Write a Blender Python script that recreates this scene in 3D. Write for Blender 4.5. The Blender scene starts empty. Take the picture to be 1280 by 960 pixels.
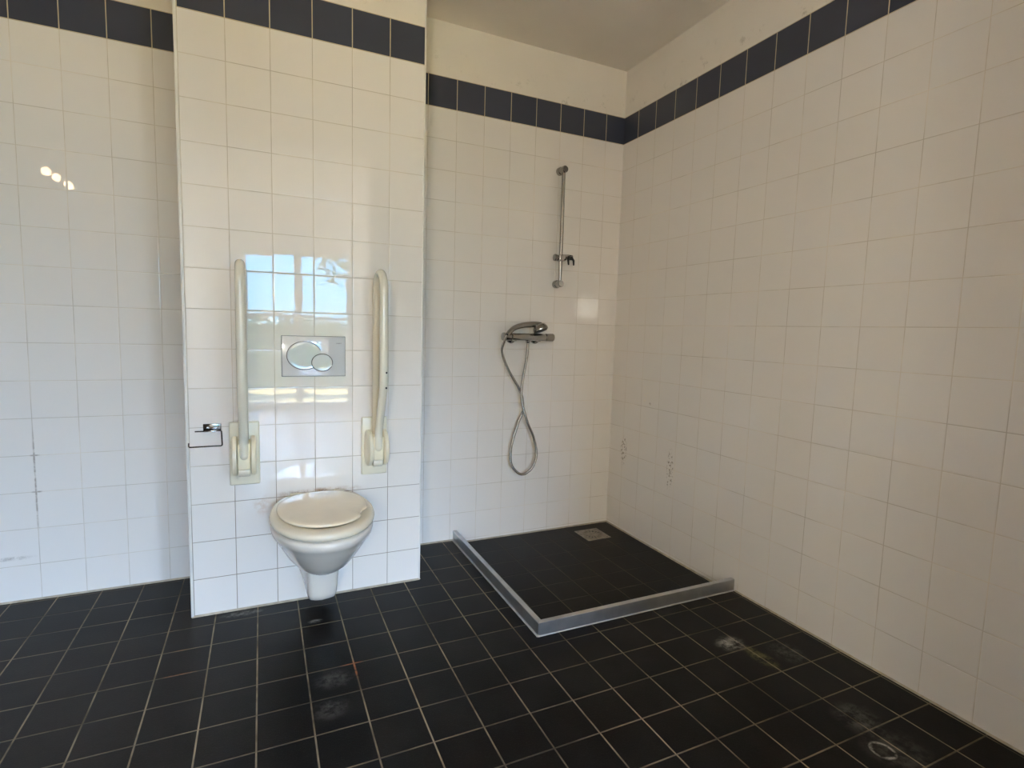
import bpy, bmesh, math, random
from mathutils import Vector, Matrix
random.seed(4)
PI = math.pi
sc = bpy.context.scene
COL = sc.collection

# ------------------------------------------------------------------ measures
M = 0.152            # wall tile module
MF = 0.15244         # floor tile module
BAND0, BAND1 = 15 * M, 16 * M
CEIL = 2.693
PY = -0.3935         # front face of the boxed-in cistern wall
PX0, PX1 = -2.234, -1.314

# ------------------------------------------------------------------ materials
def lin(r, g, b):
    def f(c):
        c /= 255.0
        return c / 12.92 if c <= 0.04045 else ((c + 0.055) / 1.055) ** 2.4
    return (f(r), f(g), f(b), 1.0)

class NG:
    def __init__(self, name):
        self.m = bpy.data.materials.new(name); self.m.use_nodes = True
        self.t = self.m.node_tree; self.t.nodes.clear()
        self.out = self.n('ShaderNodeOutputMaterial')
    def n(self, typ, **kw):
        nd = self.t.nodes.new(typ)
        for k, v in kw.items(): setattr(nd, k, v)
        return nd
    def link(self, a, b): self.t.links.new(a, b)
    def put(self, sock, v):
        if hasattr(v, 'is_output'): self.link(v, sock)
        else: sock.default_value = v
    def math(self, op, a, b=0.0, c=None):
        nd = self.n('ShaderNodeMath', operation=op)
        self.put(nd.inputs[0], a); self.put(nd.inputs[1], b)
        if c is not None: self.put(nd.inputs[2], c)
        return nd.outputs[0]
    def step(self, v, a, b, lo=0.0, hi=1.0):
        nd = self.n('ShaderNodeMapRange', interpolation_type='SMOOTHSTEP')
        self.put(nd.inputs[0], v)
        for i, x in enumerate((a, b, lo, hi)): nd.inputs[i + 1].default_value = x
        return nd.outputs[0]
    def mix(self, f, a, b):
        nd = self.n('ShaderNodeMix', data_type='RGBA')
        self.put(nd.inputs['Factor'], f); self.put(nd.inputs[6], a); self.put(nd.inputs[7], b)
        return nd.outputs[2]
    def noise(self, vec, scale, detail=2.0, rough=0.5):
        nd = self.n('ShaderNodeTexNoise'); nd.inputs['Scale'].default_value = scale
        nd.inputs['Detail'].default_value = detail; nd.inputs['Roughness'].default_value = rough
        self.link(vec, nd.inputs['Vector']); return nd.outputs['Fac']
    def obj(self):
        return self.n('ShaderNodeTexCoord').outputs['Object']
    def bsdf(self, **kw):
        b = self.n('ShaderNodeBsdfPrincipled')
        for k, v in kw.items(): self.put(b.inputs[k.replace('_', ' ')], v)
        self.link(b.outputs[0], self.out.inputs[0]); return b

def plain(name, col, rough=0.5, metal=0.0, ior=1.45, var=0.06, scale=9.0, bump=0.0, bscale=200.0, **kw):
    g = NG(name); o = g.obj()
    nz = g.noise(o, scale, 3.0)
    dark = tuple(c * (1 - 2.2 * var) for c in col[:3]) + (1,)
    c = g.mix(g.step(nz, 0.3, 0.7), dark, col)
    b = g.bsdf(Base_Color=c, Roughness=rough, Metallic=metal, IOR=ior, **kw)
    if bump:
        bp = g.n('ShaderNodeBump'); bp.inputs['Strength'].default_value = 0.6; bp.inputs['Distance'].default_value = bump
        g.link(g.noise(o, bscale, 3.0), bp.inputs['Height']); g.link(bp.outputs[0], b.inputs['Normal'])
    return g.m

def tiled(name, base, grout, size, gw, plane='wall', off=(0, 0), rough=0.08, ior=1.45, tint=0.03, tilt=0.004,
          edge=0.003, edge_h=0.0004, stains=(), cloud=0.0, grout_var=0.30, speckle=0.0, micro=0.0, line_tint=None, wave=0.0):
    g = NG(name); o = g.obj()
    sep = g.n('ShaderNodeSeparateXYZ'); g.link(o, sep.inputs[0])
    X, Y, Zc = sep.outputs
    if plane == 'wall': u = g.math('ADD', X, Y); v = Zc
    else: u, v = X, Y
    u = g.math('SUBTRACT', u, off[0]); v = g.math('SUBTRACT', v, off[1])
    def joint(w):
        q = g.math('DIVIDE', w, size)
        r = g.math('SUBTRACT', q, g.math('ROUND', q))
        return g.math('MULTIPLY', g.math('ABSOLUTE', r), size), g.math('FLOOR', q)
    du, iu = joint(u); dv, iv = joint(v)
    d = g.math('MINIMUM', du, dv)
    gm = g.step(d, gw * 0.5 - 0.0004, gw * 0.5 + 0.0005, 1.0, 0.0)       # 1 in the joint
    cell = g.n('ShaderNodeCombineXYZ'); g.link(iu, cell.inputs[0]); g.link(iv, cell.inputs[1])
    wn = g.n('ShaderNodeTexWhiteNoise', noise_dimensions='3D'); g.link(cell.outputs[0], wn.inputs['Vector'])
    dk = tuple(c * (1 - tint) for c in base[:3]) + (1,)
    tc = g.mix(wn.outputs['Value'], base, dk)
    if cloud:
        cl = g.step(g.noise(o, 5.0, 4.0), 0.35, 0.75)
        tc = g.mix(g.math('MULTIPLY', cl, cloud), tc, (0.16, 0.15, 0.14, 1))
    if speckle:
        sp = g.step(g.noise(o, 260.0, 2.0, 0.7), 0.55, 0.75)
        tc = g.mix(g.math('MULTIPLY', sp, speckle), tc, (0.12, 0.115, 0.11, 1))
    gd = tuple(c * (1 - grout_var) for c in grout[:3]) + (1,)
    gc = g.mix(g.step(g.noise(o, 3.5, 4.0, 0.65), 0.35, 0.65), gd, grout)
    if line_tint is not None:      # joints running the other way are tinted darker
        gc = g.mix(g.step(g.math('SUBTRACT', du, dv), -0.0005, 0.0005, 0.0, 1.0), gc, g.mix(0.40, gc, line_tint))
    c = g.mix(gm, tc, gc)
    for (cu, cv, ru, rv, col, amt, kind) in stains:
        a = g.math('DIVIDE', g.math('SUBTRACT', u, cu - off[0]), ru); b = g.math('DIVIDE', g.math('SUBTRACT', v, cv - off[1]), rv)
        nz = g.noise(o, 26.0 if kind != 'streak' else 70.0, 4.0, 0.7)
        r = g.math('SQRT', g.math('ADD', g.math('MULTIPLY', a, a), g.math('MULTIPLY', b, b)))
        if kind == 'ring':
            r2 = g.math('ADD', r, g.math('MULTIPLY', g.math('SUBTRACT', nz, 0.5), 0.5))
            msk = g.math('MULTIPLY', g.step(g.math('ABSOLUTE', g.math('SUBTRACT', r2, 1.0)), 0.02, 0.24, 1.0, 0.0), g.step(nz, 0.30, 0.60))
        elif kind == 'streak':
            msk = g.math('MULTIPLY', g.step(r, 0.6, 1.0, 1.0, 0.0), g.step(nz, 0.52, 0.6))
        elif kind == 'lit_patch':  # broad soft patch, brighter light painted into the tile colour
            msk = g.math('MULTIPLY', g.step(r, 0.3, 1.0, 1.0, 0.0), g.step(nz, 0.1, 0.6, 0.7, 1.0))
        elif kind == 'grout':
            msk = g.math('MULTIPLY', g.step(r, 0.35, 1.0, 1.0, 0.0), gm)
        elif kind == 'joint':
            msk = g.math('MULTIPLY', g.step(r, 0.4, 1.0, 1.0, 0.0), g.step(d, 0.001, 0.005, 1.0, 0.0))
            msk = g.math('MULTIPLY', msk, g.step(nz, 0.35, 0.6))
        else:
            msk = g.math('MULTIPLY', g.step(r, 0.2, 1.0, 1.0, 0.0), g.step(nz, 0.38, 0.66))
        c = g.mix(g.math('MULTIPLY', msk, amt), c, col)
    h = g.step(d, gw * 0.35, gw * 0.5 + edge, 0.0, 1.0)
    bp = g.n('ShaderNodeBump'); bp.inputs['Strength'].default_value = 0.7; bp.inputs['Distance'].default_value = edge_h
    g.link(h, bp.inputs['Height'])
    nrm = bp.outputs[0]
    if micro:
        b2 = g.n('ShaderNodeBump'); b2.inputs['Strength'].default_value = 0.5; b2.inputs['Distance'].default_value = micro
        g.link(g.noise(o, 170.0, 4.0, 0.6), b2.inputs['Height']); g.link(nrm, b2.inputs['Normal']); nrm = b2.outputs[0]
    if wave:
        b3 = g.n('ShaderNodeBump'); b3.inputs['Strength'].default_value = 0.5; b3.inputs['Distance'].default_value = wave
        g.link(g.noise(o, 22.0, 1.0, 0.4), b3.inputs['Height']); g.link(nrm, b3.inputs['Normal']); nrm = b3.outputs[0]
    if tilt:
        vs = g.n('ShaderNodeVectorMath', operation='SUBTRACT'); g.link(wn.outputs['Color'], vs.inputs[0]); vs.inputs[1].default_value = (0.5, 0.5, 0.5)
        sc_ = g.n('ShaderNodeVectorMath', operation='SCALE'); g.link(vs.outputs[0], sc_.inputs[0]); sc_.inputs['Scale'].default_value = tilt
        ad = g.n('ShaderNodeVectorMath', operation='ADD'); g.link(nrm, ad.inputs[0]); g.link(sc_.outputs[0], ad.inputs[1])
        no = g.n('ShaderNodeVectorMath', operation='NORMALIZE'); g.link(ad.outputs[0], no.inputs[0]); nrm = no.outputs[0]
    rg = g.math('ADD', g.math('MULTIPLY', gm, 0.75 - rough), rough)
    b = g.bsdf(Base_Color=c, Roughness=rg, IOR=ior)
    g.link(nrm, b.inputs['Normal'])
    return g.m

GROUT = lin(224, 215, 201)
TILE = (0.80, 0.765, 0.72, 1)
BLUE = lin(66, 70, 84)
MUD = lin(120, 92, 60)
WHT = lin(225, 218, 205)
wt = dict(size=M, gw=0.0025, rough=0.02, ior=1.50, tint=0.018, tilt=0.003, wave=0.00016)
m_tile_back = tiled('white_tile_shower', TILE, GROUT, **wt)
m_tile_left = tiled('white_tile_left', TILE, GROUT, stains=[
    (-0.302, 0.50, 0.022, 0.26, lin(110, 100, 88), 0.6, 'joint'), (-0.40, 0.185, 0.11, 0.012, lin(130, 120, 108), 0.6, 'smear')], **wt)
m_tile_right = tiled('white_tile_right', TILE, GROUT, stains=[
    (-0.010, 0.47, 0.035, 0.10, lin(120, 108, 88), 0.8, 'streak'), (-0.42, 0.45, 0.03, 0.13, lin(120, 108, 88), 0.75, 'streak'),
    (-0.19, 0.83, 0.04, 0.06, lin(235, 228, 214), 0.9, 'streak'), (-0.23, 0.78, 0.012, 0.012, lin(120, 100, 80), 0.7, 'smear')], **wt)
m_tile_pillar = tiled('white_tile_cistern_wall', TILE, lin(214, 205, 190), stains=[(0.30, 0.15, 0.85, 0.70, lin(128, 117, 100), 0.8, 'grout'), 
    (0.32, 0.465, 0.24, 0.022, lin(150, 110, 62), 0.75, 'smear'), (0.10, 0.43, 0.05, 0.06, lin(190, 150, 100), 0.4, 'smear')], **wt)
m_blue = tiled('blue_border_tile', BLUE, lin(200, 186, 158), M, 0.0036, rough=0.16, ior=1.45, tint=0.12, tilt=0.004, grout_var=0.15)
DUST = lin(190, 186, 178)
FT = (0.0072, 0.0058, 0.0050, 1)
fl = dict(plane='floor', off=(-2.1494, -1.0856), rough=0.30, ior=1.19, tint=0.3, tilt=0.006, edge=0.002, edge_h=0.0006, speckle=0.10, micro=0.0006)
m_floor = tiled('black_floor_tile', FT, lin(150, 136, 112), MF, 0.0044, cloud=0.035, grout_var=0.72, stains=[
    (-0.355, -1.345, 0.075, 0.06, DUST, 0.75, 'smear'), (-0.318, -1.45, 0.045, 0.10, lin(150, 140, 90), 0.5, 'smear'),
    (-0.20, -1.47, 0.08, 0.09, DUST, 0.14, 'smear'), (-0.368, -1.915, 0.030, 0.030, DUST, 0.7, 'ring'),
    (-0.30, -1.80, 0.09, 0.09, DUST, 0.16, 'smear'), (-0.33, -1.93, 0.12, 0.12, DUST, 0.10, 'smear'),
    (-2.75, -0.95, 0.95, 1.0, lin(110, 100, 92), 0.10, 'lit_patch'), (-1.76, -1.0, 0.09, 0.06, DUST, 0.12, 'smear'), (-1.79, -1.14, 0.07, 0.06, DUST, 0.13, 'smear'),  # first entry paints the left floor's brighter light as paler colour
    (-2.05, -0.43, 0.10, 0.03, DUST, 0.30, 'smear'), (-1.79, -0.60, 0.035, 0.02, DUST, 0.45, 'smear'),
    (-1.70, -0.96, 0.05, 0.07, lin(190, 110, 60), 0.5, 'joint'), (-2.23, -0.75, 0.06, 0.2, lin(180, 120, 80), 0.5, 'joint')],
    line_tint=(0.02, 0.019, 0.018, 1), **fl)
m_tray = tiled('black_shower_floor_tile', FT, lin(92, 84, 72), MF, 0.0036, grout_var=0.6, line_tint=(0.016, 0.016, 0.016, 1), **fl)

def plaster_mat(name, base, stain):
    g = NG(name); o = g.obj()
    c = g.mix(g.step(g.noise(o, 2.2, 3.0), 0.35, 0.75), base, tuple(x * 0.94 for x in base[:3]) + (1,))
    if stain:
        sep = g.n('ShaderNodeSeparateXYZ'); g.link(o, sep.inputs[0])
        low = g.step(sep.outputs[2], 2.44, 2.60, 1.0, 0.0)
        blot = g.step(g.noise(o, 13.0, 6.0, 0.72), 0.56, 0.68)
        c = g.mix(g.math('MULTIPLY', g.math('MULTIPLY', low, blot), 0.45), c, lin(128, 120, 100))
    b = g.bsdf(Base_Color=c, Roughness=0.8, IOR=1.4)
    bp = g.n('ShaderNodeBump'); bp.inputs['Strength'].default_value = 0.4; bp.inputs['Distance'].default_value = 0.002
    g.link(g.noise(o, 40.0, 4.0), bp.inputs['Height']); g.link(bp.outputs[0], b.inputs['Normal'])
    return g.m
m_plaster = plaster_mat('white_plaster', (0.83, 0.785, 0.70, 1), True)
m_ceiling = plaster_mat('ceiling_paint', (0.87, 0.82, 0.74, 1), False)
m_room = plaster_mat('room_paint', (0.85, 0.81, 0.76, 1), False)
m_trim = plain('white_plastic_bead', (0.82, 0.80, 0.74, 1), 0.3)
m_seal = plain('grey_sealant', lin(176, 166, 148), 0.55, var=0.12, scale=30)
m_ceramic = plain('white_ceramic', (0.70, 0.675, 0.62, 1), 0.06, ior=1.5, var=0.02)
m_seat = plain('cream_seat_plastic', lin(226, 219, 200), 0.16, ior=1.5, var=0.02)
m_lid = plain('cream_lid_plastic', lin(233, 222, 200), 0.05, ior=1.5, var=0.03)
m_dark = plain('black_plastic', (0.012, 0.012, 0.013, 1), 0.35)
m_rail = plain('cream_rail_coat', lin(226, 222, 206), 0.18, ior=1.5, var=0.02)
m_cream = plain('cream_green_plastic', lin(232, 226, 204), 0.30, var=0.03)
m_cream2 = plain('cream_yellow_plastic', lin(236, 228, 203), 0.28, var=0.03)
m_flush = plain('satin_silver_flush', (0.60, 0.63, 0.65, 1), 0.05, ior=1.7, var=0.01)
m_groove = plain('grey_groove', (0.10, 0.11, 0.12, 1), 0.4)
m_chrome = plain('chrome', (0.46, 0.445, 0.43, 1), 0.10, metal=1.0, var=0.05)
m_dchrome = plain('dark_chrome', (0.13, 0.13, 0.135, 1), 0.12, metal=1.0, var=0.05)
m_brushed = plain('brushed_steel', (0.40, 0.385, 0.36, 1), 0.24, metal=1.0, var=0.05)
m_alu = plain('aluminium', (0.60, 0.60, 0.60, 1), 0.40, metal=0.95, var=0.07, scale=14, bump=0.0002, bscale=90)
m_drain = plain('stainless_grate', (0.33, 0.30, 0.255, 1), 0.36, metal=0.8, var=0.15, scale=40)
m_wood = plain('oak_laminate', lin(150, 112, 78), 0.35, var=0.12, scale=4)
m_frame = plain('white_frame', (0.75, 0.74, 0.72, 1), 0.35)
def pave_mat():
    g = NG('sandy_terrace'); o = g.obj()
    k = g.step(g.noise(o, 0.9, 3.0), 0.46, 0.54)
    g.bsdf(Base_Color=g.mix(k, (0.05, 0.055, 0.03, 1), lin(196, 160, 96)), Roughness=0.9)
    return g.m
m_pave = pave_mat()
m_leaf = plain('leaf_green', lin(60, 84, 40), 0.6, var=0.2)
m_bark = plain('bark', lin(84, 66, 50), 0.9)

def hose_mat():
    g = NG('ribbed_chrome_hose'); o = g.obj()
    w = g.n('ShaderNodeTexWave', wave_type='BANDS', bands_direction='Z'); w.inputs['Scale'].default_value = 60
    g.link(o, w.inputs['Vector'])
    b = g.bsdf(Base_Color=(0.46, 0.44, 0.41, 1), Roughness=0.22, Metallic=1.0)
    bp = g.n('ShaderNodeBump'); bp.inputs['Strength'].default_value = 0.5; bp.inputs['Distance'].default_value = 0.001
    g.link(w.outputs['Fac'], bp.inputs['Height']); g.link(bp.outputs[0], b.inputs['Normal']); return g.m
m_hose = hose_mat()

def glass_mat():
    g = NG('window_glass')
    tr = g.n('ShaderNodeBsdfTransparent'); tr.inputs[0].default_value = (0.95, 0.97, 0.96, 1)
    gl = g.n('ShaderNodeBsdfGlossy'); gl.inputs['Roughness'].default_value = 0.02
    fr = g.n('ShaderNodeFresnel'); fr.inputs[0].default_value = 1.45
    mx = g.n('ShaderNodeMixShader'); g.link(fr.outputs[0], mx.inputs[0]); g.link(tr.outputs[0], mx.inputs[1]); g.link(gl.outputs[0], mx.inputs[2])
    g.link(mx.outputs[0], g.out.inputs[0]); return g.m
m_glass = glass_mat()

def emit_mat(name, col, s):
    g = NG(name); e = g.n('ShaderNodeEmission'); e.inputs[0].default_value = col; e.inputs[1].default_value = s
    g.link(e.outputs[0], g.out.inputs[0]); return g.m
BULB = 10.0
GLOBE = 16.5
m_globe = emit_mat('warm_fill_globe', (1.0, 0.99, 0.88, 1), GLOBE)
m_bulb = emit_mat('warm_bulb', (1.0, 0.66, 0.36, 1), BULB)

# ------------------------------------------------------------------ mesh helpers
def link(name, bm, mats, parent=None, loc=(0, 0, 0), smooth=True, kind=None, angle=35):
    me = bpy.data.meshes.new(name)
    bmesh.ops.recalc_face_normals(bm, faces=bm.faces)
    bm.to_mesh(me); bm.free()
    for m in (mats if isinstance(mats, (list, tuple)) else [mats]): me.materials.append(m)
    if smooth:
        me.polygons.foreach_set('use_smooth', [True] * len(me.polygons))
        me.set_sharp_from_angle(angle=math.radians(angle))
    o = bpy.data.objects.new(name, me); COL.objects.link(o); o.location = loc
    if parent: o.parent = parent
    if kind: o['kind'] = kind
    return o

def thing(name, label, cat, loc=(0, 0, 0), group=None):
    o = bpy.data.objects.new(name, None); COL.objects.link(o); o.location = loc
    o.empty_display_size = 0.05
    o['label'] = label; o['category'] = cat
    if group: o['group'] = group
    return o

def box(bm, x0, x1, y0, y1, z0, z1, bev=0.0, seg=2, mi=0):
    r = bmesh.ops.create_cube(bm, size=1.0)
    vs = r['verts']
    for v in vs:
        v.co = Vector(((x0 + x1) / 2 + v.co.x * (x1 - x0), (y0 + y1) / 2 + v.co.y * (y1 - y0), (z0 + z1) / 2 + v.co.z * (z1 - z0)))
    fs = list({f for v in vs for f in v.link_faces})
    if bev:
        es = list({e for v in vs for e in v.link_edges})
        r = bmesh.ops.bevel(bm, geom=es, offset=bev, segments=seg, profile=0.5, affect='EDGES')
        fs = r['faces']
    for f in fs: f.material_index = mi
    return bm

def frame_path(pts):
    pts = [Vector(p) for p in pts]; n = len(pts)
    tg = []
    for i in range(n):
        a = pts[max(0, i - 1)]; b = pts[min(n - 1, i + 1)]; tg.append((b - a).normalized())
    up = Vector((0, 0, 1))
    if abs(tg[0].dot(up)) > 0.9: up = Vector((1, 0, 0))
    nr = (up - tg[0] * up.dot(tg[0])).normalized(); out = []
    for i in range(n):
        nr = (nr - tg[i] * nr.dot(tg[i])).normalized()
        out.append((pts[i], nr, tg[i].cross(nr)))
    return out

def tube(bm, pts, rad, seg=14, cap=True):
    fr = frame_path(pts); n = len(fr)
    rr = rad if isinstance(rad, (list, tuple)) else [rad] * n
    rings = []
    for (p, a, b), r in zip(fr, rr):
        rings.append([bm.verts.new(p + (a * math.cos(2 * PI * k / seg) + b * math.sin(2 * PI * k / seg)) * r) for k in range(seg)])
    for i in range(n - 1):
        for k in range(seg):
            bm.faces.new((rings[i][k], rings[i][(k + 1) % seg], rings[i + 1][(k + 1) % seg], rings[i + 1][k]))
    if cap:
        bm.faces.new(rings[0]); bm.faces.new(rings[-1])
    return bm

def lathe(bm, prof, origin, axis, seg=28):
    """prof: (distance along axis, radius)"""
    ax = Vector(axis).normalized(); o = Vector(origin)
    up = Vector((0, 0, 1)) if abs(ax.z) < 0.9 else Vector((1, 0, 0))
    a = (up - ax * up.dot(ax)).normalized(); b = ax.cross(a)
    rings = []
    for t, r in prof:
        c = o + ax * t
        rings.append([bm.verts.new(c + (a * math.cos(2 * PI * k / seg) + b * math.sin(2 * PI * k / seg)) * max(r, 1e-5)) for k in range(seg)])
    for i in range(len(rings) - 1):
        for k in range(seg):
            bm.faces.new((rings[i][k], rings[i][(k + 1) % seg], rings[i + 1][(k + 1) % seg], rings[i + 1][k]))
    bm.faces.new(rings[0]); bm.faces.new(rings[-1])
    return bm

def loft(bm, loops, cap0=True, cap1=True):
    rings = [[bm.verts.new(p) for p in l] for l in loops]
    n = len(rings[0])
    for i in range(len(rings) - 1):
        for k in range(n):
            bm.faces.new((rings[i][k], rings[i][(k + 1) % n], rings[i + 1][(k + 1) % n], rings[i + 1][k]))
    if cap0: bm.faces.new(rings[0])
    if cap1: bm.faces.new(rings[-1])
    return rings

def smooth_path(pts, n=10, closed=False):
    P = [Vector(p) for p in pts]; out = []
    for i in range(len(P) - 1):
        p0 = P[max(i - 1, 0)]; p1 = P[i]; p2 = P[i + 1]; p3 = P[min(i + 2, len(P) - 1)]
        for k in range(n):
            t = k / n
            out.append(0.5 * ((2 * p1) + (p2 - p0) * t + (2 * p0 - 5 * p1 + 4 * p2 - p3) * t * t + (3 * p1 - p0 - 3 * p2 + p3) * t ** 3))
    out.append(P[-1]); return out

def fillet(pts, rads, n=8):
    P = [Vector(p) for p in pts]; out = [P[0]]
    for i in range(1, len(P) - 1):
        a = (P[i - 1] - P[i]).normalized(); b = (P[i + 1] - P[i]).normalized()
        ang = a.angle(b); r = rads[i - 1]; t = r / math.tan(ang / 2)
        s, e = P[i] + a * t, P[i] + b * t
        c = P[i] + (a + b).normalized() * (r / math.sin(ang / 2))
        v0, v1 = s - c, e - c; th = v0.angle(v1)
        for k in range(n + 1):
            f = k / n
            out.append(c + (v0 * math.sin((1 - f) * th) + v1 * math.sin(f * th)) / math.sin(th))
    out.append(P[-1]); return out

# ------------------------------------------------------------------ the setting
def zbands(name, rects, mats, origin, kind='structure'):
    """tiled wall as one solid mesh: rects = (x0,x1,y0,y1); levels give tile / border / plaster"""
    bm = bmesh.new(); ox, oy, oz = origin
    for (x0, x1, y0, y1) in rects:
        for mi, (z0, z1) in enumerate(((-0.06, BAND0 - 0.0016), (BAND0 - 0.0016, BAND1 + 0.001), (BAND1 + 0.001, CEIL + 0.08))):
            box(bm, x0 - ox, x1 - ox, y0 - oy, y1 - oy, z0 - oz, z1 - oz, mi=mi)
    return link(name, bm, mats, loc=origin, smooth=False, kind=kind)

zbands('wall_shower_back', [(-1.75, 0.0, 0.0, 0.1)], [m_tile_back, m_blue, m_plaster], (-1.1905, 0, 0))
zbands('wall_left_back', [(-3.85, -1.75, 0.0, 0.1)], [m_tile_left, m_blue, m_plaster], (-2.509, 0, 0))
zbands('wall_right', [(0.0, 0.1, -2.95, 0.1)], [m_tile_right, m_blue, m_plaster], (0, -0.13448, 0))
zbands('wall_pillar', [(PX0, PX1, PY, 0.0)], [m_tile_pillar, m_blue, m_plaster], (-2.07245, PY, 0))
zbands('wall_left', [(-3.85, -3.75, -2.95, 0.0)], [m_tile_back, m_blue, m_plaster], (-3.75, -0.05, 0))

DX0, DX1, DZ = -2.60, -1.09, 2.60           # doorway the picture is taken from
bm = bmesh.new()
box(bm, -5.0, DX0, -3.05, -2.95, -0.06, CEIL + 0.08); box(bm, DX1, 2.7, -3.05, -2.95, -0.06, CEIL + 0.08); box(bm, DX0, DX1, -3.05, -2.95, DZ, CEIL + 0.08)
link('wall_doorway', bm, m_room, smooth=False, kind='structure')

# bathroom floor with the sunken shower corner
CXE, CYE = -0.9975, -1.0065
TZ = -0.020
bm = bmesh.new()
def quad(bm, pts, mi=0):
    f = bm.faces.new([bm.verts.new(p) for p in pts]); f.material_index = mi
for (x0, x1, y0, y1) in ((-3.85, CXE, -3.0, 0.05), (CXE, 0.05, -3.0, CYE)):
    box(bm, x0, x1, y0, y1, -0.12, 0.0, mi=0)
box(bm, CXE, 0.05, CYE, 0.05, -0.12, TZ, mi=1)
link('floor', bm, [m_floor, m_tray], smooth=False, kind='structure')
bm = bmesh.new(); box(bm, -5.1, 2.8, -6.1, -3.0, -0.12, 0.0)
link('floor_living_room', bm, m_wood, smooth=False, kind='structure')
bm = bmesh.new(); box(bm, -5.1, 2.8, -6.1, 0.15, CEIL, CEIL + 0.1)
link('ceiling', bm, m_ceiling, smooth=False, kind='structure')
for nm, r in (('wall_living_room_left', (-3.5, -3.4, -6.0, -2.95)), ('wall_living_room_right', (2.7, 2.8, -6.0, -2.95))):
    bm = bmesh.new(); box(bm, r[0], r[1], r[2], r[3], -0.06, CEIL + 0.08); link(nm, bm, m_room, smooth=False, kind='structure')

# window wall of the room behind the camera
WIN = [(-2.20, -0.80, 0.04, 2.14), (-0.30, 2.35, 0.60, 2.60)]
bm = bmesh.new()
xs = [-5.1]
for (a, b, z0, z1) in WIN:
    box(bm, xs[-1], a, -6.1, -6.0, -0.06, CEIL + 0.08)
    box(bm, a, b, -6.1, -6.0, -0.06, z0); box(bm, a, b, -6.1, -6.0, z1, CEIL + 0.08)
    xs.append(b)
box(bm, xs[-1], 2.8, -6.1, -6.0, -0.06, CEIL + 0.08)
link('wall_window', bm, m_room, smooth=False, kind='structure')
for i, (a, b, z0, z1) in enumerate(WIN):
    root = bpy.data.objects.new('window_%d' % (i + 1), None); COL.objects.link(root); root['kind'] = 'structure'
    root.location = (a, -6.05, z0)
    w, h = b - a, z1 - z0; t = 0.055
    bm = bmesh.new()
    box(bm, 0, w, -0.035, 0.035, 0, t); box(bm, 0, w, -0.035, 0.035, h - t, h)
    box(bm, 0, t, -0.035, 0.035, t, h - t); box(bm, w - t, w, -0.035, 0.035, t, h - t)
    box(bm, w / 2 - 0.05, w / 2 + 0.05, -0.035, 0.035, t, h - t); box(bm, t, w / 2 - 0.05, -0.03, 0.03, 1.25 - z0, 1.29 - z0); box(bm, w / 2 + 0.05, w - t, -0.03, 0.03, 1.25 - z0, 1.29 - z0)
    link('window_frame', bm, m_frame, root, smooth=False)
    for k in (0, 1):
        bm = bmesh.new(); x0 = t if k == 0 else w / 2 + 0.05; x1 = w / 2 - 0.05 if k == 0 else w - t
        box(bm, x0, x1, -0.004, 0.004, t, h - t); link('pane', bm, m_glass, root, smooth=False)

# corner beads on the cistern wall, sealant along the floor
TR = 0
def trim(bm, m, name=None):
    global TR; TR += 1
    return link(name or 'trim_%d' % TR, bm, m, kind='structure')
for x0, x1 in ((PX0 - 0.002, PX0 + 0.008), (PX1 - 0.005, PX1 + 0.002)):
    bm = bmesh.new(); box(bm, x0, x1, PY - 0.0025, PY + 0.011, 0, CEIL, bev=0.0022); trim(bm, m_trim)
def strip(p, q, side, z=0.0, r=0.007):
    p, q, s = Vector(p), Vector(q), Vector(side)
    bm = bmesh.new()
    loft(bm, [[a + Vector((0, 0, z - 0.001)), a + s * r + Vector((0, 0, z - 0.001)), a + s * r * 0.4 + Vector((0, 0, z + r * 0.45)), a + Vector((0, 0, z + r))] for a in (p, q)])
    return bm
trim(strip((PX0, PY, 0), (PX1, PY, 0), (0, -1, 0)), m_seal, 'baseboard_pillar')
trim(strip((-3.75, 0, 0), (PX0, 0, 0), (0, -1, 0)), m_seal, 'baseboard_left')
trim(strip((PX1, 0, 0), (CXE - 0.02, 0, 0), (0, -1, 0)), m_seal, 'baseboard_back')
trim(strip((CXE, 0, 0), (0, 0, 0), (0, -1, 0), TZ), m_seal, 'baseboard_shower')
trim(strip((0, 0, 0), (0, CYE, 0), (-1, 0, 0), TZ), m_seal, 'baseboard_shower_right')
trim(strip((0, CYE - 0.03, 0), (0, -2.95, 0), (-1, 0, 0), r=0.006), m_seal, 'baseboard_right')
trim(strip((PX1, PY, 0), (PX1, 0, 0), (1, 0, 0)), m_seal, 'baseboard_pillar_right')

m_seal2 = plain('pale_sealant', lin(168, 168, 166), 0.5, var=0.1, scale=30)
trim(strip((-1.0200, 0, 0), (-1.0200, -1.0285, 0), (-1, 0, 0), r=0.006), m_seal2)
trim(strip((-1.0200, -1.0285, 0), (0, -1.0285, 0), (0, -1, 0), r=0.004), m_seal2)
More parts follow.
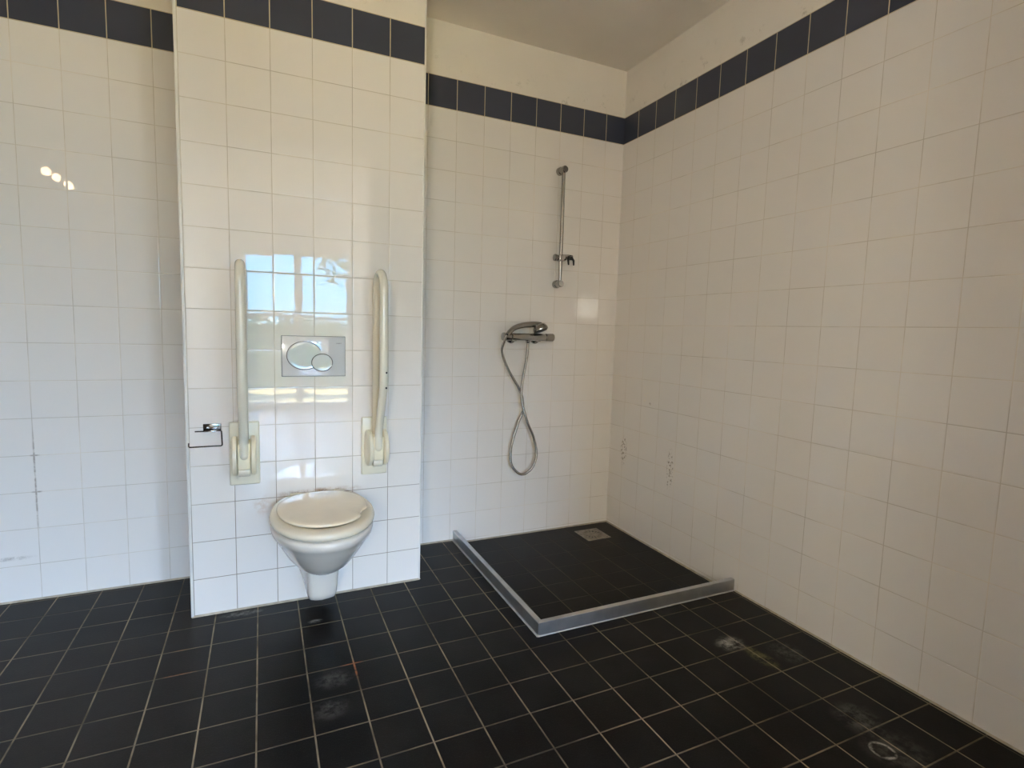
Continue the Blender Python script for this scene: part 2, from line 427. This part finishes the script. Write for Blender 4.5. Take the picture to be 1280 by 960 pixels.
# outside: paving and a tree before the window
bm = bmesh.new(); box(bm, -30, 30, -60, -6.1, -0.3, -0.12); link('floor_outdoors', bm, m_pave, smooth=False, kind='structure')
tree = thing('tree', 'leafy tree outside, mirrored in the upper right window pane on the tiles', 'tree', (0.9, -13.0, -0.12))
bm = bmesh.new(); tube(bm, [(0, 0, 0), (0.05, 0, 1.2), (-0.05, 0.1, 2.4), (0.1, 0, 3.6)], [0.16, 0.12, 0.09, 0.04], 10)
for k in range(7):
    a = k * 0.9; tube(bm, [(0, 0.05, 2.0 + 0.2 * k), (0.7 * math.cos(a), 0.7 * math.sin(a), 2.5 + 0.2 * k), (1.3 * math.cos(a), 1.2 * math.sin(a), 2.7 + 0.2 * k)], [0.05, 0.03, 0.012], 6)
link('trunk', bm, m_bark, tree)
bm = bmesh.new()
for k in range(1500):
    d = Vector((random.gauss(0, 1), random.gauss(0, 1), random.gauss(0, 1))).normalized() * (random.random() ** 0.4)
    c = Vector((d.x * 1.9, d.y * 1.6, 3.3 + d.z * 1.25)); a = Vector((random.gauss(0, 1), random.gauss(0, 1), random.gauss(0, 1))).normalized(); b = a.orthogonal().normalized()
    s = random.uniform(0.06, 0.12)
    bm.faces.new([bm.verts.new(c + q) for q in (a * s, b * s * 0.5, -a * s, -b * s * 0.5)])
link('foliage', bm, m_leaf, tree, smooth=False)

hedge = bmesh.new()
for k in range(9000):
    c = Vector((random.uniform(-9, 9), random.uniform(-0.35, 0.35), random.uniform(0.0, 1.36 + 0.05 * math.sin(k))))
    a = Vector((random.gauss(0, 1), random.gauss(0, 1), random.gauss(0, 1))).normalized(); b = a.orthogonal().normalized(); q = random.uniform(0.07, 0.13)
    hedge.faces.new([hedge.verts.new(c + p) for p in (a * q, b * q * 0.5, -a * q, -b * q * 0.5)])
box(hedge, -9, 9, -0.3, 0.3, 0, 1.25)
ho = link('hedge', hedge, m_leaf, smooth=False, loc=(0, -10.0, -0.12)); ho['label'] = 'clipped hedge outside, a dark strip mirrored under the blue sky in the tiles'; ho['category'] = 'hedge'

# ------------------------------------------------------------------ toilet
TX = -1.763
toilet = thing('toilet', 'white wall-hung toilet with a cream lid, under the flush plate', 'toilet', (TX, PY + 0.0004, 0))
def egg(hw, sf, z, sb=0.0, n=56, hb=None, e=0.92, cx=0.0):
    """outline seen from above: rounded front at distance sf from the wall, straight-ish sides back to sb"""
    hb = hw * 0.93 if hb is None else hb
    sm = sb + 0.42 * (sf - sb); pts = []
    for k in range(n):
        a = -PI / 2 + 2 * PI * k / n
        c, s = math.cos(a), math.sin(a)
        if s >= 0:
            pts.append((cx + hw * math.copysign(abs(c) ** e, c), -(sm + (sf - sm) * s ** e), z))
        else:
            q = abs(s) ** 0.55; w = hw + (hb - hw) * q ** 2
            pts.append((cx + w * math.copysign(min(1.0, abs(c) ** 0.28), c), -(sm - (sm - sb) * abs(s) ** 0.9), z))
    return pts
bm = bmesh.new()
secs = [(0.225, 0.045, 0.275, .045), (0.231, 0.068, 0.306, .06), (0.243, 0.090, 0.336, .08), (0.266, 0.113, 0.372, .10), (0.300, 0.135, 0.408, .115), (0.335, 0.152, 0.442, .128), (0.362, 0.165, 0.468, .138),
        (0.378, 0.171, 0.480, .15), (0.388, 0.178, 0.492, .165), (0.400, 0.1835, 0.503, .175), (0.415, 0.186, 0.510, .178), (0.425, 0.184, 0.508, .178), (0.430, 0.178, 0.501, .172)]
loft(bm, [egg(h, s, z, 0.0, hb=hb) for z, h, s, hb in secs])
link('bowl', bm, m_ceramic, toilet, angle=60)
# trap casing under the bowl: wide where it meets the wall, narrow and upright at its front
def casing(z, wb, wf, sf, r=0.018):
    pts = [(-wb, 0.0), (-wf - 0.004, -(sf - r * 2.2)), (-wf, -(sf - r)), (-wf + r * 0.3, -(sf - r * 0.3)), (-wf + r, -sf), (0, -sf - 0.004),
           (wf - r, -sf), (wf - r * 0.3, -(sf - r * 0.3)), (wf, -(sf - r)), (wf + 0.004, -(sf - r * 2.2)), (wb, 0.0)]
    return [(x, y, z) for x, y in pts]
bm = bmesh.new()
loft(bm, [casing(0.080, 0.034, 0.030, 0.185), casing(0.084, 0.044, 0.040, 0.205), casing(0.095, 0.056, 0.049, 0.220), casing(0.115, 0.066, 0.0535, 0.228), casing(0.15, 0.080, 0.0555, 0.233),
          casing(0.19, 0.100, 0.0575, 0.238), casing(0.225, 0.118, 0.060, 0.246), casing(0.25, 0.128, 0.064, 0.256), casing(0.285, 0.140, 0.07, 0.27)])
link('trap_casing', bm, m_ceramic, toilet, angle=50)
# seat ring with its opening
def ring_loop(hw, sf, z, sb, hb): return egg(hw, sf, z, sb, hb=hb)
bm = bmesh.new()
prof = [(0.000, -0.012), (0.001, -0.005), (0.006, 0.0), (0.014, 0.0015), (0.022, -0.001), (0.027, -0.008), (0.0285, -0.018)]
outer = [ring_loop(0.187 + dx, 0.516 + dx, 0.438 + dz, 0.022, 0.165 + dx) for dz, dx in prof]
inner = [ring_loop(0.120 - dx, 0.445 - dx, 0.438 + dz, 0.10, 0.10) for dz, dx in reversed(prof)]
R = loft(bm, outer + inner, cap0=False, cap1=False)
n = len(R[0])
for k in range(n): bm.faces.new((R[-1][k], R[-1][(k + 1) % n], R[0][(k + 1) % n], R[0][k]))
link('seat', bm, m_seat, toilet, angle=50)
# lid: thin domed oval, its right front edge chipped
def lid_loop(k, z, dz=0.0):
    out = []
    N = 96
    for i in range(N):
        a = 2 * PI * i / N
        hw, sf, sb = 0.163, 0.462, 0.042
        sm = (sf + sb) / 2 - 0.02
        c, s = math.cos(a), math.sin(a)
        x = hw * math.copysign(abs(c) ** 0.9, c)
        y = sm + ((sf - sm) * s if s > 0 else (sm - sb) * -(abs(s) ** 0.85))
        ang = math.degrees(a)
        chip = 1.0
        if 22 < ang < 44: chip = 1 - 0.075 * math.sin((ang - 22) / 22 * PI) ** 0.35
        q = k * chip
        out.append((x * q, -(sm + (y - sm) * q), z))
    return out
bm = bmesh.new()
loft(bm, [lid_loop(0.965, 0.4690), lid_loop(0.99, 0.4700), lid_loop(1.0, 0.4735), lid_loop(0.992, 0.4775), lid_loop(0.97, 0.4800), lid_loop(0.9, 0.4815), lid_loop(0.6, 0.4835), lid_loop(0.25, 0.4842)])
link('lid', bm, m_lid, toilet, angle=60)
for sx in (-0.085, 0.085):
    bm = bmesh.new()
    tube(bm, [(sx - 0.022, -0.030, 0.466), (sx + 0.022, -0.030, 0.466)], 0.0095, 14)
    box(bm, sx - 0.013, sx + 0.013, -0.046, -0.018, 0.432, 0.464, bev=0.003)
    link('hinge', bm, m_seat, toilet)
for sx, sy in ((-0.12, -0.37), (0.12, -0.37), (-0.14, -0.16), (0.14, -0.16)):
    bm = bmesh.new(); box(bm, sx - 0.012, sx + 0.012, sy - 0.006, sy + 0.006, 0.4300, 0.4385, bev=0.002); link('bumper', bm, m_dark, toilet)

# ------------------------------------------------------------------ flush plate
FX, FZ = -1.771, 1.0385
fp = thing('flush_plate', 'rectangular two-button flush plate on white tiles above the toilet', 'flush plate', (FX, PY + 0.0004, FZ))
bm = bmesh.new(); box(bm, -0.123, 0.123, -0.012, 0, -0.082, 0.082, bev=0.003, seg=3); link('plate', bm, m_flush, fp)
bm = bmesh.new(); box(bm, -0.1242, 0.1242, -0.007, 0, -0.0832, 0.0832, bev=0.002); link('shadow_gap', bm, m_groove, fp)  # dark rim a little wider than the plate, painting its shadow line
def ellipse_button(cx, cz, rx, rz, y0, dome, gap=0.0016, cut=None):
    bm = bmesh.new(); N = 64; loops = []
    for (k, y) in ((1.0, y0 + 0.004), (1.0, y0), (0.985, y0 - 0.0012), (0.9, y0 - dome * 0.45), (0.7, y0 - dome * 0.8), (0.35, y0 - dome)):
        lp = []
        for i in range(N):
            a = 2 * PI * i / N; x, z = cx + rx * k * math.cos(a), cz + rz * k * math.sin(a)
            lp.append((x, y, z))
        loops.append(lp)
    loft(bm, loops); return bm
def ellipse_ring(cx, cz, rx, rz, y, w=0.0017, span=None):
    bm = bmesh.new(); N = 72; a0, a1 = span or (0, 2 * PI)
    pts = [(cx + rx * math.cos(a0 + (a1 - a0) * i / N), y, cz + rz * math.sin(a0 + (a1 - a0) * i / N)) for i in range(N + 1)]
    tube(bm, pts, w, 8, cap=False); return bm
b1 = link('full_flush_button', ellipse_button(-0.037, 0.003, 0.0665, 0.0565, -0.0122, 0.0006), m_flush, fp)
b1['label'] = 'large oval button'
link('groove', ellipse_ring(-0.037, 0.003, 0.0675, 0.0575, -0.0122, 0.0014, (math.radians(22), math.radians(322))), m_groove, b1)
b2 = link('half_flush_button', ellipse_button(0.031, -0.0255, 0.0395, 0.0345, -0.0150, 0.0008), m_flush, fp)
b2['label'] = 'small oval button'
link('groove', ellipse_ring(0.031, -0.0255, 0.0410, 0.0358, -0.0138, 0.0015), m_groove, b2)
cu = bpy.data.curves.new('logo', 'FONT'); cu.body = 'GEBERIT'; cu.size = 0.0058; cu.align_x = 'CENTER'; cu.extrude = 0.0002
to = bpy.data.objects.new('logo_text', cu); COL.objects.link(to)
dg = bpy.context.evaluated_depsgraph_get()
me = bpy.data.meshes.new_from_object(to.evaluated_get(dg)); bpy.data.objects.remove(to)
me.materials.clear(); me.materials.append(m_groove)
lg = bpy.data.objects.new('logo', me); COL.objects.link(lg); lg.parent = fp
lg.rotation_euler = (PI / 2, 0, 0); lg.location = (0.097, -0.0123, 0.0525)

# ------------------------------------------------------------------ fold-up support rails
def support_rail(x, label, spots):
    t = thing('support_rail', label, 'grab rail', (x, PY, 0.651), 'folded-up support rails beside the toilet')
    bm = bmesh.new(); box(bm, -0.0545, 0.0545, -0.016, 0, -0.127, 0.127, bev=0.006, seg=3); link('wall_plate', bm, m_cream, t)
    for s in (-1, 1):
        bm = bmesh.new(); x0 = 0.0235 * s
        lathe(bm, [(0, 0.070), (0.003, 0.076), (0.014, 0.0765), (0.018, 0.072), (0.0195, 0.060), (0.0185, 0.0)], (x0, -0.062, 0.003), (s, 0, 0), 44)
        link('pivot_cheek', bm, m_cream2, t)
    bm = bmesh.new(); box(bm, -0.0225, 0.0225, -0.112, -0.014, -0.045, 0.060, bev=0.008, seg=3); link('pivot_block', bm, m_cream2, t)
    bm = bmesh.new(); lathe(bm, [(0, 0.018), (0.003, 0.020), (0.037, 0.020), (0.040, 0.018)], (-0.020, -0.086, -0.054), (1, 0, 0), 24)
    link('roller', bm, m_rail, t)['label'] = 'white roller'
    yb, yf, zt = -0.052, -0.205, 0.748
    path = fillet([(0, yb, 0.02), (0, yb, zt - 0.017), (0, yf, zt - 0.017), (0, yf, 0.275), (0, -0.110, 0.080), (0, -0.106, 0.012), (0, -0.094, 0.0)], [0.074, 0.074, 0.10, 0.07, 0.006], 12)
    bm = bmesh.new(); tube(bm, path, 0.0162, 20); rb = link('rail', bm, m_rail, t, angle=60)
    for zz in spots:
        bm = bmesh.new(); bmesh.ops.create_icosphere(bm, subdivisions=2, radius=0.0042)
        for v in bm.verts: v.co = Vector((v.co.x + 0.008, v.co.y * 0.35 + yf - 0.0142, v.co.z + zz))
        link('paint_chip', bm, m_dark, rb)
    return t
support_rail(-2.034, 'cream fold-up support rail folded upright, beside the toilet paper holder', [])
support_rail(-1.5265, 'cream fold-up support rail folded upright, on the shower side of the toilet', [0.335, 0.274])

# ------------------------------------------------------------------ toilet paper holder
tp = thing('toilet_paper_holder', 'empty chrome wire toilet paper holder at the left tile edge', 'paper holder', (-2.146, PY + 0.0004, 0.757))
bm = bmesh.new(); box(bm, -0.031, 0.031, -0.005, 0, -0.014, 0.017, bev=0.002); link('wall_plate', bm, m_dchrome, tp)
for sx in (-0.014, 0.014):
    bm = bmesh.new(); lathe(bm, [(0, 0.0055), (0.002, 0.005), (0.003, 0.003), (0.0025, 0.0)], (sx, -0.005, 0.004), (0, -1, 0), 14); link('screw', bm, m_brushed, tp)
bm = bmesh.new()
tube(bm, fillet([(-0.058, -0.012, -0.010), (0.032, -0.012, -0.010), (0.037, -0.060, -0.060), (-0.075, -0.060, -0.060), (-0.075, -0.052, -0.046)], [0.006, 0.006, 0.006], 5), 0.0026, 10)
link('wire_arm', bm, m_dchrome, tp)
bm = bmesh.new(); box(bm, -0.026, 0.016, -0.018, -0.004, -0.0125, -0.008, bev=0.001); link('cover_hinge', bm, m_chrome, tp)

# ------------------------------------------------------------------ shower rail
RX, RY = -0.427, -0.050
sr = thing('shower_rail', 'vertical chrome shower rail on the tiles above the mixer', 'shower rail', (RX, 0, 1.43))
bm = bmesh.new(); tube(bm, [(0, RY, -0.005), (0, RY, 0.645)], 0.0105, 18); link('rod', bm, m_chrome, sr)
for z in (0.008, 0.634):
    bm = bmesh.new()
    lathe(bm, [(0, 0.021), (0.001, 0.0225), (0.020, 0.0225), (0.024, 0.0215), (0.026, 0.019), (0.058, 0.019), (0.066, 0.0185), (0.069, 0.016), (0.069, 0.0)], (0, 0, z), (0, -1, 0), 28)
    link('wall_bracket', bm, m_brushed, sr)
bm = bmesh.new(); box(bm, -0.018, 0.026, RY - 0.020, RY + 0.020, 0.134, 0.170, bev=0.007, seg=3)
sl = link('slider', bm, m_chrome, sr)
bm = bmesh.new(); lathe(bm, [(0, 0.013), (0.008, 0.016), (0.022, 0.0195), (0.027, 0.018), (0.029, 0.0)], (-0.015, RY, 0.152), (-1, 0, 0), 24); link('clamp_knob', bm, m_brushed, sl)
bm = bmesh.new(); tube(bm, [(0.018, RY, 0.158), (0.045, RY - 0.004, 0.158), (0.070, RY - 0.006, 0.158)], [0.015, 0.0165, 0.015], 18); link('holder_arm', bm, m_chrome, sl)
bm = bmesh.new()
for s in (-1, 1):
    tube(bm, [(0.047 + 0.008 * s, RY - 0.024, 0.158), (0.047 + 0.0175 * s, RY - 0.034, 0.138), (0.047 + 0.0165 * s, RY - 0.038, 0.112)], [0.0075, 0.0065, 0.0045], 12)
tube(bm, [(0.034, RY - 0.022, 0.152), (0.060, RY - 0.022, 0.152)], 0.011, 14)
link('holder_clip', bm, m_dark, sl)['label'] = 'black forked clip'

# ------------------------------------------------------------------ shower mixer
MZ, MY = 1.134, -0.070
mx = thing('shower_mixer', 'horizontal chrome thermostatic shower mixer below the shower rail', 'shower mixer', (-0.625, 0, MZ))
bm = bmesh.new(); lathe(bm, [(0, 0.019), (0.002, 0.0205), (0.206, 0.0205), (0.208, 0.0195)], (-0.103, MY, 0), (1, 0, 0), 32); link('body', bm, m_chrome, mx)
bm = bmesh.new(); lathe(bm, [(0, 0.019), (0.003, 0.0215), (0.045, 0.0225), (0.050, 0.021), (0.052, 0.0)], (0.105, MY, 0), (1, 0, 0), 28); link('temperature_knob', bm, m_brushed, mx)
bm = bmesh.new(); lathe(bm, [(0, 0.019), (0.003, 0.0215), (0.045, 0.0225), (0.051, 0.021), (0.053, 0.0)], (-0.105, MY, 0), (-1, 0, 0), 28); link('flow_knob', bm, m_chrome, mx)
for sx in (-0.075, 0.075):
    bm = bmesh.new(); lathe(bm, [(0, 0.030), (0.003, 0.031), (0.010, 0.027), (0.014, 0.017), (0.062, 0.016)], (sx, 0, -0.008), (0, -1, 0), 28); link('wall_union', bm, m_chrome, mx)
bm = bmesh.new(); lathe(bm, [(0, 0.013), (0.006, 0.012), (0.016, 0.0105), (0.018, 0.009)], (0.0, MY + 0.004, -0.018), (0, 0, -1), 20); link('hose_outlet', bm, m_chrome, mx)

# hand shower lying on the mixer
hs = thing('hand_shower', 'chrome hand shower lying on top of the shower mixer', 'hand shower', (-0.625, MY, MZ))
bm = bmesh.new()
hp = smooth_path([(-0.146, -0.037, 0.010), (-0.128, -0.031, 0.027), (-0.095, -0.016, 0.047), (-0.055, -0.004, 0.060), (-0.010, 0.0, 0.068), (0.035, -0.002, 0.071), (0.072, -0.006, 0.068)], 6)
rr = [0.0115 + 0.004 * min(1, i / (len(hp) * 0.5)) + 0.004 * max(0, i / len(hp) - 0.6) for i in range(len(hp))]
tube(bm, hp, rr, 18); link('handle', bm, m_chrome, hs)
bm = bmesh.new()
axis = Vector((0.25, -0.28, -0.93)).normalized()
lathe(bm, [(-0.020, 0.004), (-0.018, 0.018), (-0.010, 0.032), (0.004, 0.041), (0.016, 0.043), (0.022, 0.0415), (0.023, 0.038)], (0.066, -0.006, 0.0575), axis, 32)
hd = link('head', bm, m_brushed, hs)
bm = bmesh.new(); lathe(bm, [(0, 0.036), (0.003, 0.035), (0.004, 0.0)], Vector((0.066, -0.006, 0.0575)) + axis * 0.023, axis, 28); link('spray_face', bm, m_dark, hd)
# hose: from the handle end down, crossing itself and up to the mixer outlet
H = [(-0.7737, -0.1080, 1.1405), (-0.7785, -0.1080, 1.1320), (-0.7825, -0.099, 1.108), (-0.7825, -0.072, 1.050), (-0.7385, -0.060, 0.9552), (-0.6650, -0.050, 0.8481), (-0.6370, -0.045, 0.7826), (-0.6345, -0.044, 0.7173), (-0.6630, -0.046, 0.6427),
     (-0.7020, -0.050, 0.5139), (-0.6975, -0.052, 0.4151), (-0.6363, -0.054, 0.3545), (-0.5730, -0.056, 0.3825), (-0.5455, -0.060, 0.4585), (-0.5670, -0.064, 0.5604), (-0.6110, -0.068, 0.6511), (-0.6430, -0.069, 0.7394),
     (-0.6565, -0.0665, 0.8156), (-0.6470, -0.066, 0.9124), (-0.6285, -0.066, 1.0191), (-0.6250, -0.066, 1.0965)]
hose = bmesh.new(); hpts = smooth_path(H, 12)
o = Vector((-0.63, 0, 0.35)); tube(hose, [p - o for p in hpts], 0.0072, 12)
ho = link('shower_hose', hose, m_hose, loc=o); ho['label'] = 'chrome shower hose looping down the tiles from the mixer'; ho['category'] = 'hose'

# ------------------------------------------------------------------ shower kerb (two mitred lengths)
OX, OY, KH, KW = -1.0200, -1.0285, 0.055, 0.0225
kerb = thing('shower_kerb', 'low L-shaped aluminium kerb around the sunken shower floor', 'kerb', (OX, OY, 0))
def kerb_piece(long_axis):
    bm = bmesh.new()
    b = 0.002
    sec = [(0, 0), (0, KH - b), (b * 0.4, KH - b * 0.4), (b, KH), (KW - b, KH), (KW - b * 0.4, KH - b * 0.4), (KW, KH - b), (KW, TZ)]     # (offset inward, z)
    sec = [(0, -0.0005)] + sec[1:7] + [(KW, -0.03), (0.001, -0.03)]
    g = 0.0006
    if long_axis == 'y':
        L0 = [(w, w + g, z) for w, z in sec]; L1 = [(w, -OY - 0.0006, z) for w, z in sec]
    else:
        L0 = [(w + g, w, z) for w, z in sec]; L1 = [(-OX - 0.0006, w, z) for w, z in sec]
    loft(bm, [L0, L1]); return bm
link('kerb_length', kerb_piece('y'), m_alu, kerb, angle=25)
link('kerb_length', kerb_piece('x'), m_alu, kerb, angle=25)

# ------------------------------------------------------------------ floor drain
DCX, DCY, DS = -0.206, -0.160, 0.155
dr = thing('floor_drain', 'square steel floor drain grate in the far shower corner', 'floor drain', (DCX, DCY, TZ))
bm = bmesh.new(); h = DS / 2
def loop_edges(pts):
    vs = [bm.verts.new((x, y, 0.003)) for x, y in pts]
    return [bm.edges.new((vs[i], vs[(i + 1) % len(vs)])) for i in range(len(vs))]
es = loop_edges([(-h, -h), (h, -h), (h, h), (-h, h)])
def slot(cx, cy, ang, L, W):
    c, s = math.cos(ang), math.sin(ang); pts = []
    for lx, ly in ((-L / 2, -W / 2), (L / 2, -W / 2), (L / 2 + W * 0.35, 0), (L / 2, W / 2), (-L / 2, W / 2), (-L / 2 - W * 0.35, 0)):
        pts.append((cx + lx * c - ly * s, cy + lx * s + ly * c))
    return pts
for k in range(16):
    a = 2 * PI * (k + 0.5) / 16; es += loop_edges(slot(0.046 * math.cos(a), 0.046 * math.sin(a), a, 0.021, 0.0085))
for sx in (-1, 1):
    for sy in (-1, 1):
        es += loop_edges(slot(0.0615 * sx, 0.0615 * sy, math.atan2(sy, sx) + PI / 2, 0.014, 0.006))
bmesh.ops.triangle_fill(bm, use_beauty=True, use_dissolve=False, edges=es)
r = bmesh.ops.extrude_face_region(bm, geom=list(bm.faces))
for v in [g for g in r['geom'] if isinstance(g, bmesh.types.BMVert)]: v.co.z -= 0.0025
link('grate', bm, m_drain, dr, smooth=False)
bm = bmesh.new(); box(bm, -h + 0.002, h - 0.002, -h + 0.002, h - 0.002, -0.001, 0.0003); link('sump', bm, m_dark, dr, smooth=False)['label'] = 'dark opening'

# ------------------------------------------------------------------ lamp left of the picture (mirrored in the tiles)
lamp = thing('ceiling_lamp', 'warm bulb lamp mirrored as bright dots in the left wall tiles', 'lamp', (-3.22, -1.59, CEIL))
bm = bmesh.new(); lathe(bm, [(0, 0.055), (0.018, 0.052), (0.024, 0.012)], (0, 0, 0), (0, 0, -1), 24); tube(bm, [(0, 0, -0.02), (0, 0, -0.56)], 0.007, 10)
link('hanging_rod', bm, m_brushed, lamp)
bm = bmesh.new(); tube(bm, [(-0.26, 0, -0.555), (0.20, 0, -0.575)], 0.011, 12); link('cross_bar', bm, m_brushed, lamp)
for (x, y, z) in ((-0.20, 0.0, -0.66), (0.06, -0.02, -0.63), (0.115, 0.02, -0.665), (0.165, -0.02, -0.695)):
    bm = bmesh.new(); lathe(bm, [(0, 0.010), (0.02, 0.012), (-z - 0.565 - 0.018, 0.014)], (x, 0, -0.560), (0, y * 3, -1), 18); sk = link('socket', bm, m_brushed, lamp)
    bm = bmesh.new(); bmesh.ops.create_icosphere(bm, subdivisions=3, radius=0.024)
    for v in bm.verts: v.co += Vector((x, y * 0.8, z))
    link('bulb', bm, m_bulb, sk)

hall = thing('added_fill_globe', 'added glowing fill globe, unseen in the hall behind the viewer', 'lamp', (-3.15, -5.3, CEIL))  # added fill source, out of view, brightens the right and back walls
bm = bmesh.new(); lathe(bm, [(0, 0.06), (0.02, 0.055), (0.026, 0.012)], (0, 0, 0), (0, 0, -1), 24); tube(bm, [(0, 0, -0.02), (0, 0, -0.92)], 0.006, 10); link('hanging_rod', bm, m_brushed, hall)
bm = bmesh.new(); bmesh.ops.create_icosphere(bm, subdivisions=3, radius=0.20)
for v in bm.verts: v.co.z -= 1.10
link('globe', bm, m_globe, hall)
hall2 = thing('added_fill_globe', 'added smaller white fill globe, unseen near the wide window behind the viewer', 'lamp', (-0.25, -5.0, CEIL))  # added fill source, out of view, lights left wall and sharpens pillar shadow
bm = bmesh.new(); lathe(bm, [(0, 0.06), (0.02, 0.055), (0.026, 0.012)], (0, 0, 0), (0, 0, -1), 24); tube(bm, [(0, 0, -0.02), (0, 0, -0.90)], 0.006, 10); link('hanging_rod', bm, m_brushed, hall2)
bm = bmesh.new(); bmesh.ops.create_icosphere(bm, subdivisions=3, radius=0.12)
for v in bm.verts: v.co.z -= 1.0
link('globe', bm, emit_mat('white_fill_globe', (1.0, 1.0, 1.0, 1), 52.0), hall2)

# ------------------------------------------------------------------ daylight
w = bpy.data.worlds.new('sky'); sc.world = w; w.use_nodes = True
nt = w.node_tree; nt.nodes.clear()
tc = nt.nodes.new('ShaderNodeTexCoord'); sp = nt.nodes.new('ShaderNodeSeparateXYZ'); nt.links.new(tc.outputs['Generated'], sp.inputs[0])
rp = nt.nodes.new('ShaderNodeValToRGB'); nt.links.new(sp.outputs[2], rp.inputs[0])
e = rp.color_ramp.elements
SKY = [(0.0, (0.10, 0.17, 0.22)), (0.04, (0.07, 0.17, 0.28)), (0.122, (0.045, 0.16, 0.30)), (0.16, (0.50, 0.70, 1.05)), (0.6, (0.46, 0.66, 1.05))]
e[0].position = SKY[0][0]; e[0].color = SKY[0][1] + (1,); e[1].position = SKY[-1][0]; e[1].color = SKY[-1][1] + (1,)
for p_, c_ in SKY[1:-1]:
    x = e.new(p_); x.color = c_ + (1,)
bg = nt.nodes.new('ShaderNodeBackground'); nt.links.new(rp.outputs[0], bg.inputs[0]); bg.inputs[1].default_value = 21.5
wo = nt.nodes.new('ShaderNodeOutputWorld'); nt.links.new(bg.outputs[0], wo.inputs[0])
for i, (a, b, z0, z1) in enumerate(WIN):
    L = bpy.data.lights.new('window_portal', 'AREA'); L.shape = 'RECTANGLE'; L.size = b - a; L.size_y = z1 - z0
    L.cycles.is_portal = True
    o = bpy.data.objects.new('window_portal', L); COL.objects.link(o); o.location = ((a + b) / 2, -6.0, (z0 + z1) / 2); o.rotation_euler = (PI / 2, 0, 0)
sun = bpy.data.lights.new('sun', 'SUN'); sun.energy = 12.0; sun.angle = 0.009; sun.color = (1.0, 0.86, 0.67)
o = bpy.data.objects.new('sun', sun); COL.objects.link(o)
o.rotation_euler = Vector((-1.0, 0.02, -1.15)).to_track_quat('-Z', 'Y').to_euler()

# ------------------------------------------------------------------ camera
cam = bpy.data.cameras.new('camera'); co = bpy.data.objects.new('camera', cam); COL.objects.link(co); sc.camera = co
cam.sensor_fit = 'HORIZONTAL'; cam.sensor_width = 36.0; cam.lens = 678.0811 / 1280 * 36.0
cam.clip_start = 0.02
def rot(rx, ry, rz):
    return Matrix.Rotation(rz, 4, 'Z') @ Matrix.Rotation(ry, 4, 'Y') @ Matrix.Rotation(rx, 4, 'X')
co.matrix_world = Matrix.Translation((-1.96645, -2.76972, 1.16689)) @ rot(1.472669, -0.0283131, -0.4307752)

vs = sc.view_settings
sc.display_settings.display_device = 'sRGB'
vs.view_transform = 'Standard'; vs.look = 'None'; vs.gamma = 1.0; vs.use_curve_mapping = False
vs.exposure = 1.93
cy = sc.cycles
cy.use_denoising = True
cy.max_bounces = 14; cy.diffuse_bounces = 7; cy.glossy_bounces = 6; cy.transparent_max_bounces = 12
cy.sample_clamp_indirect = 8.0
cy.caustics_reflective = False; cy.caustics_refractive = False
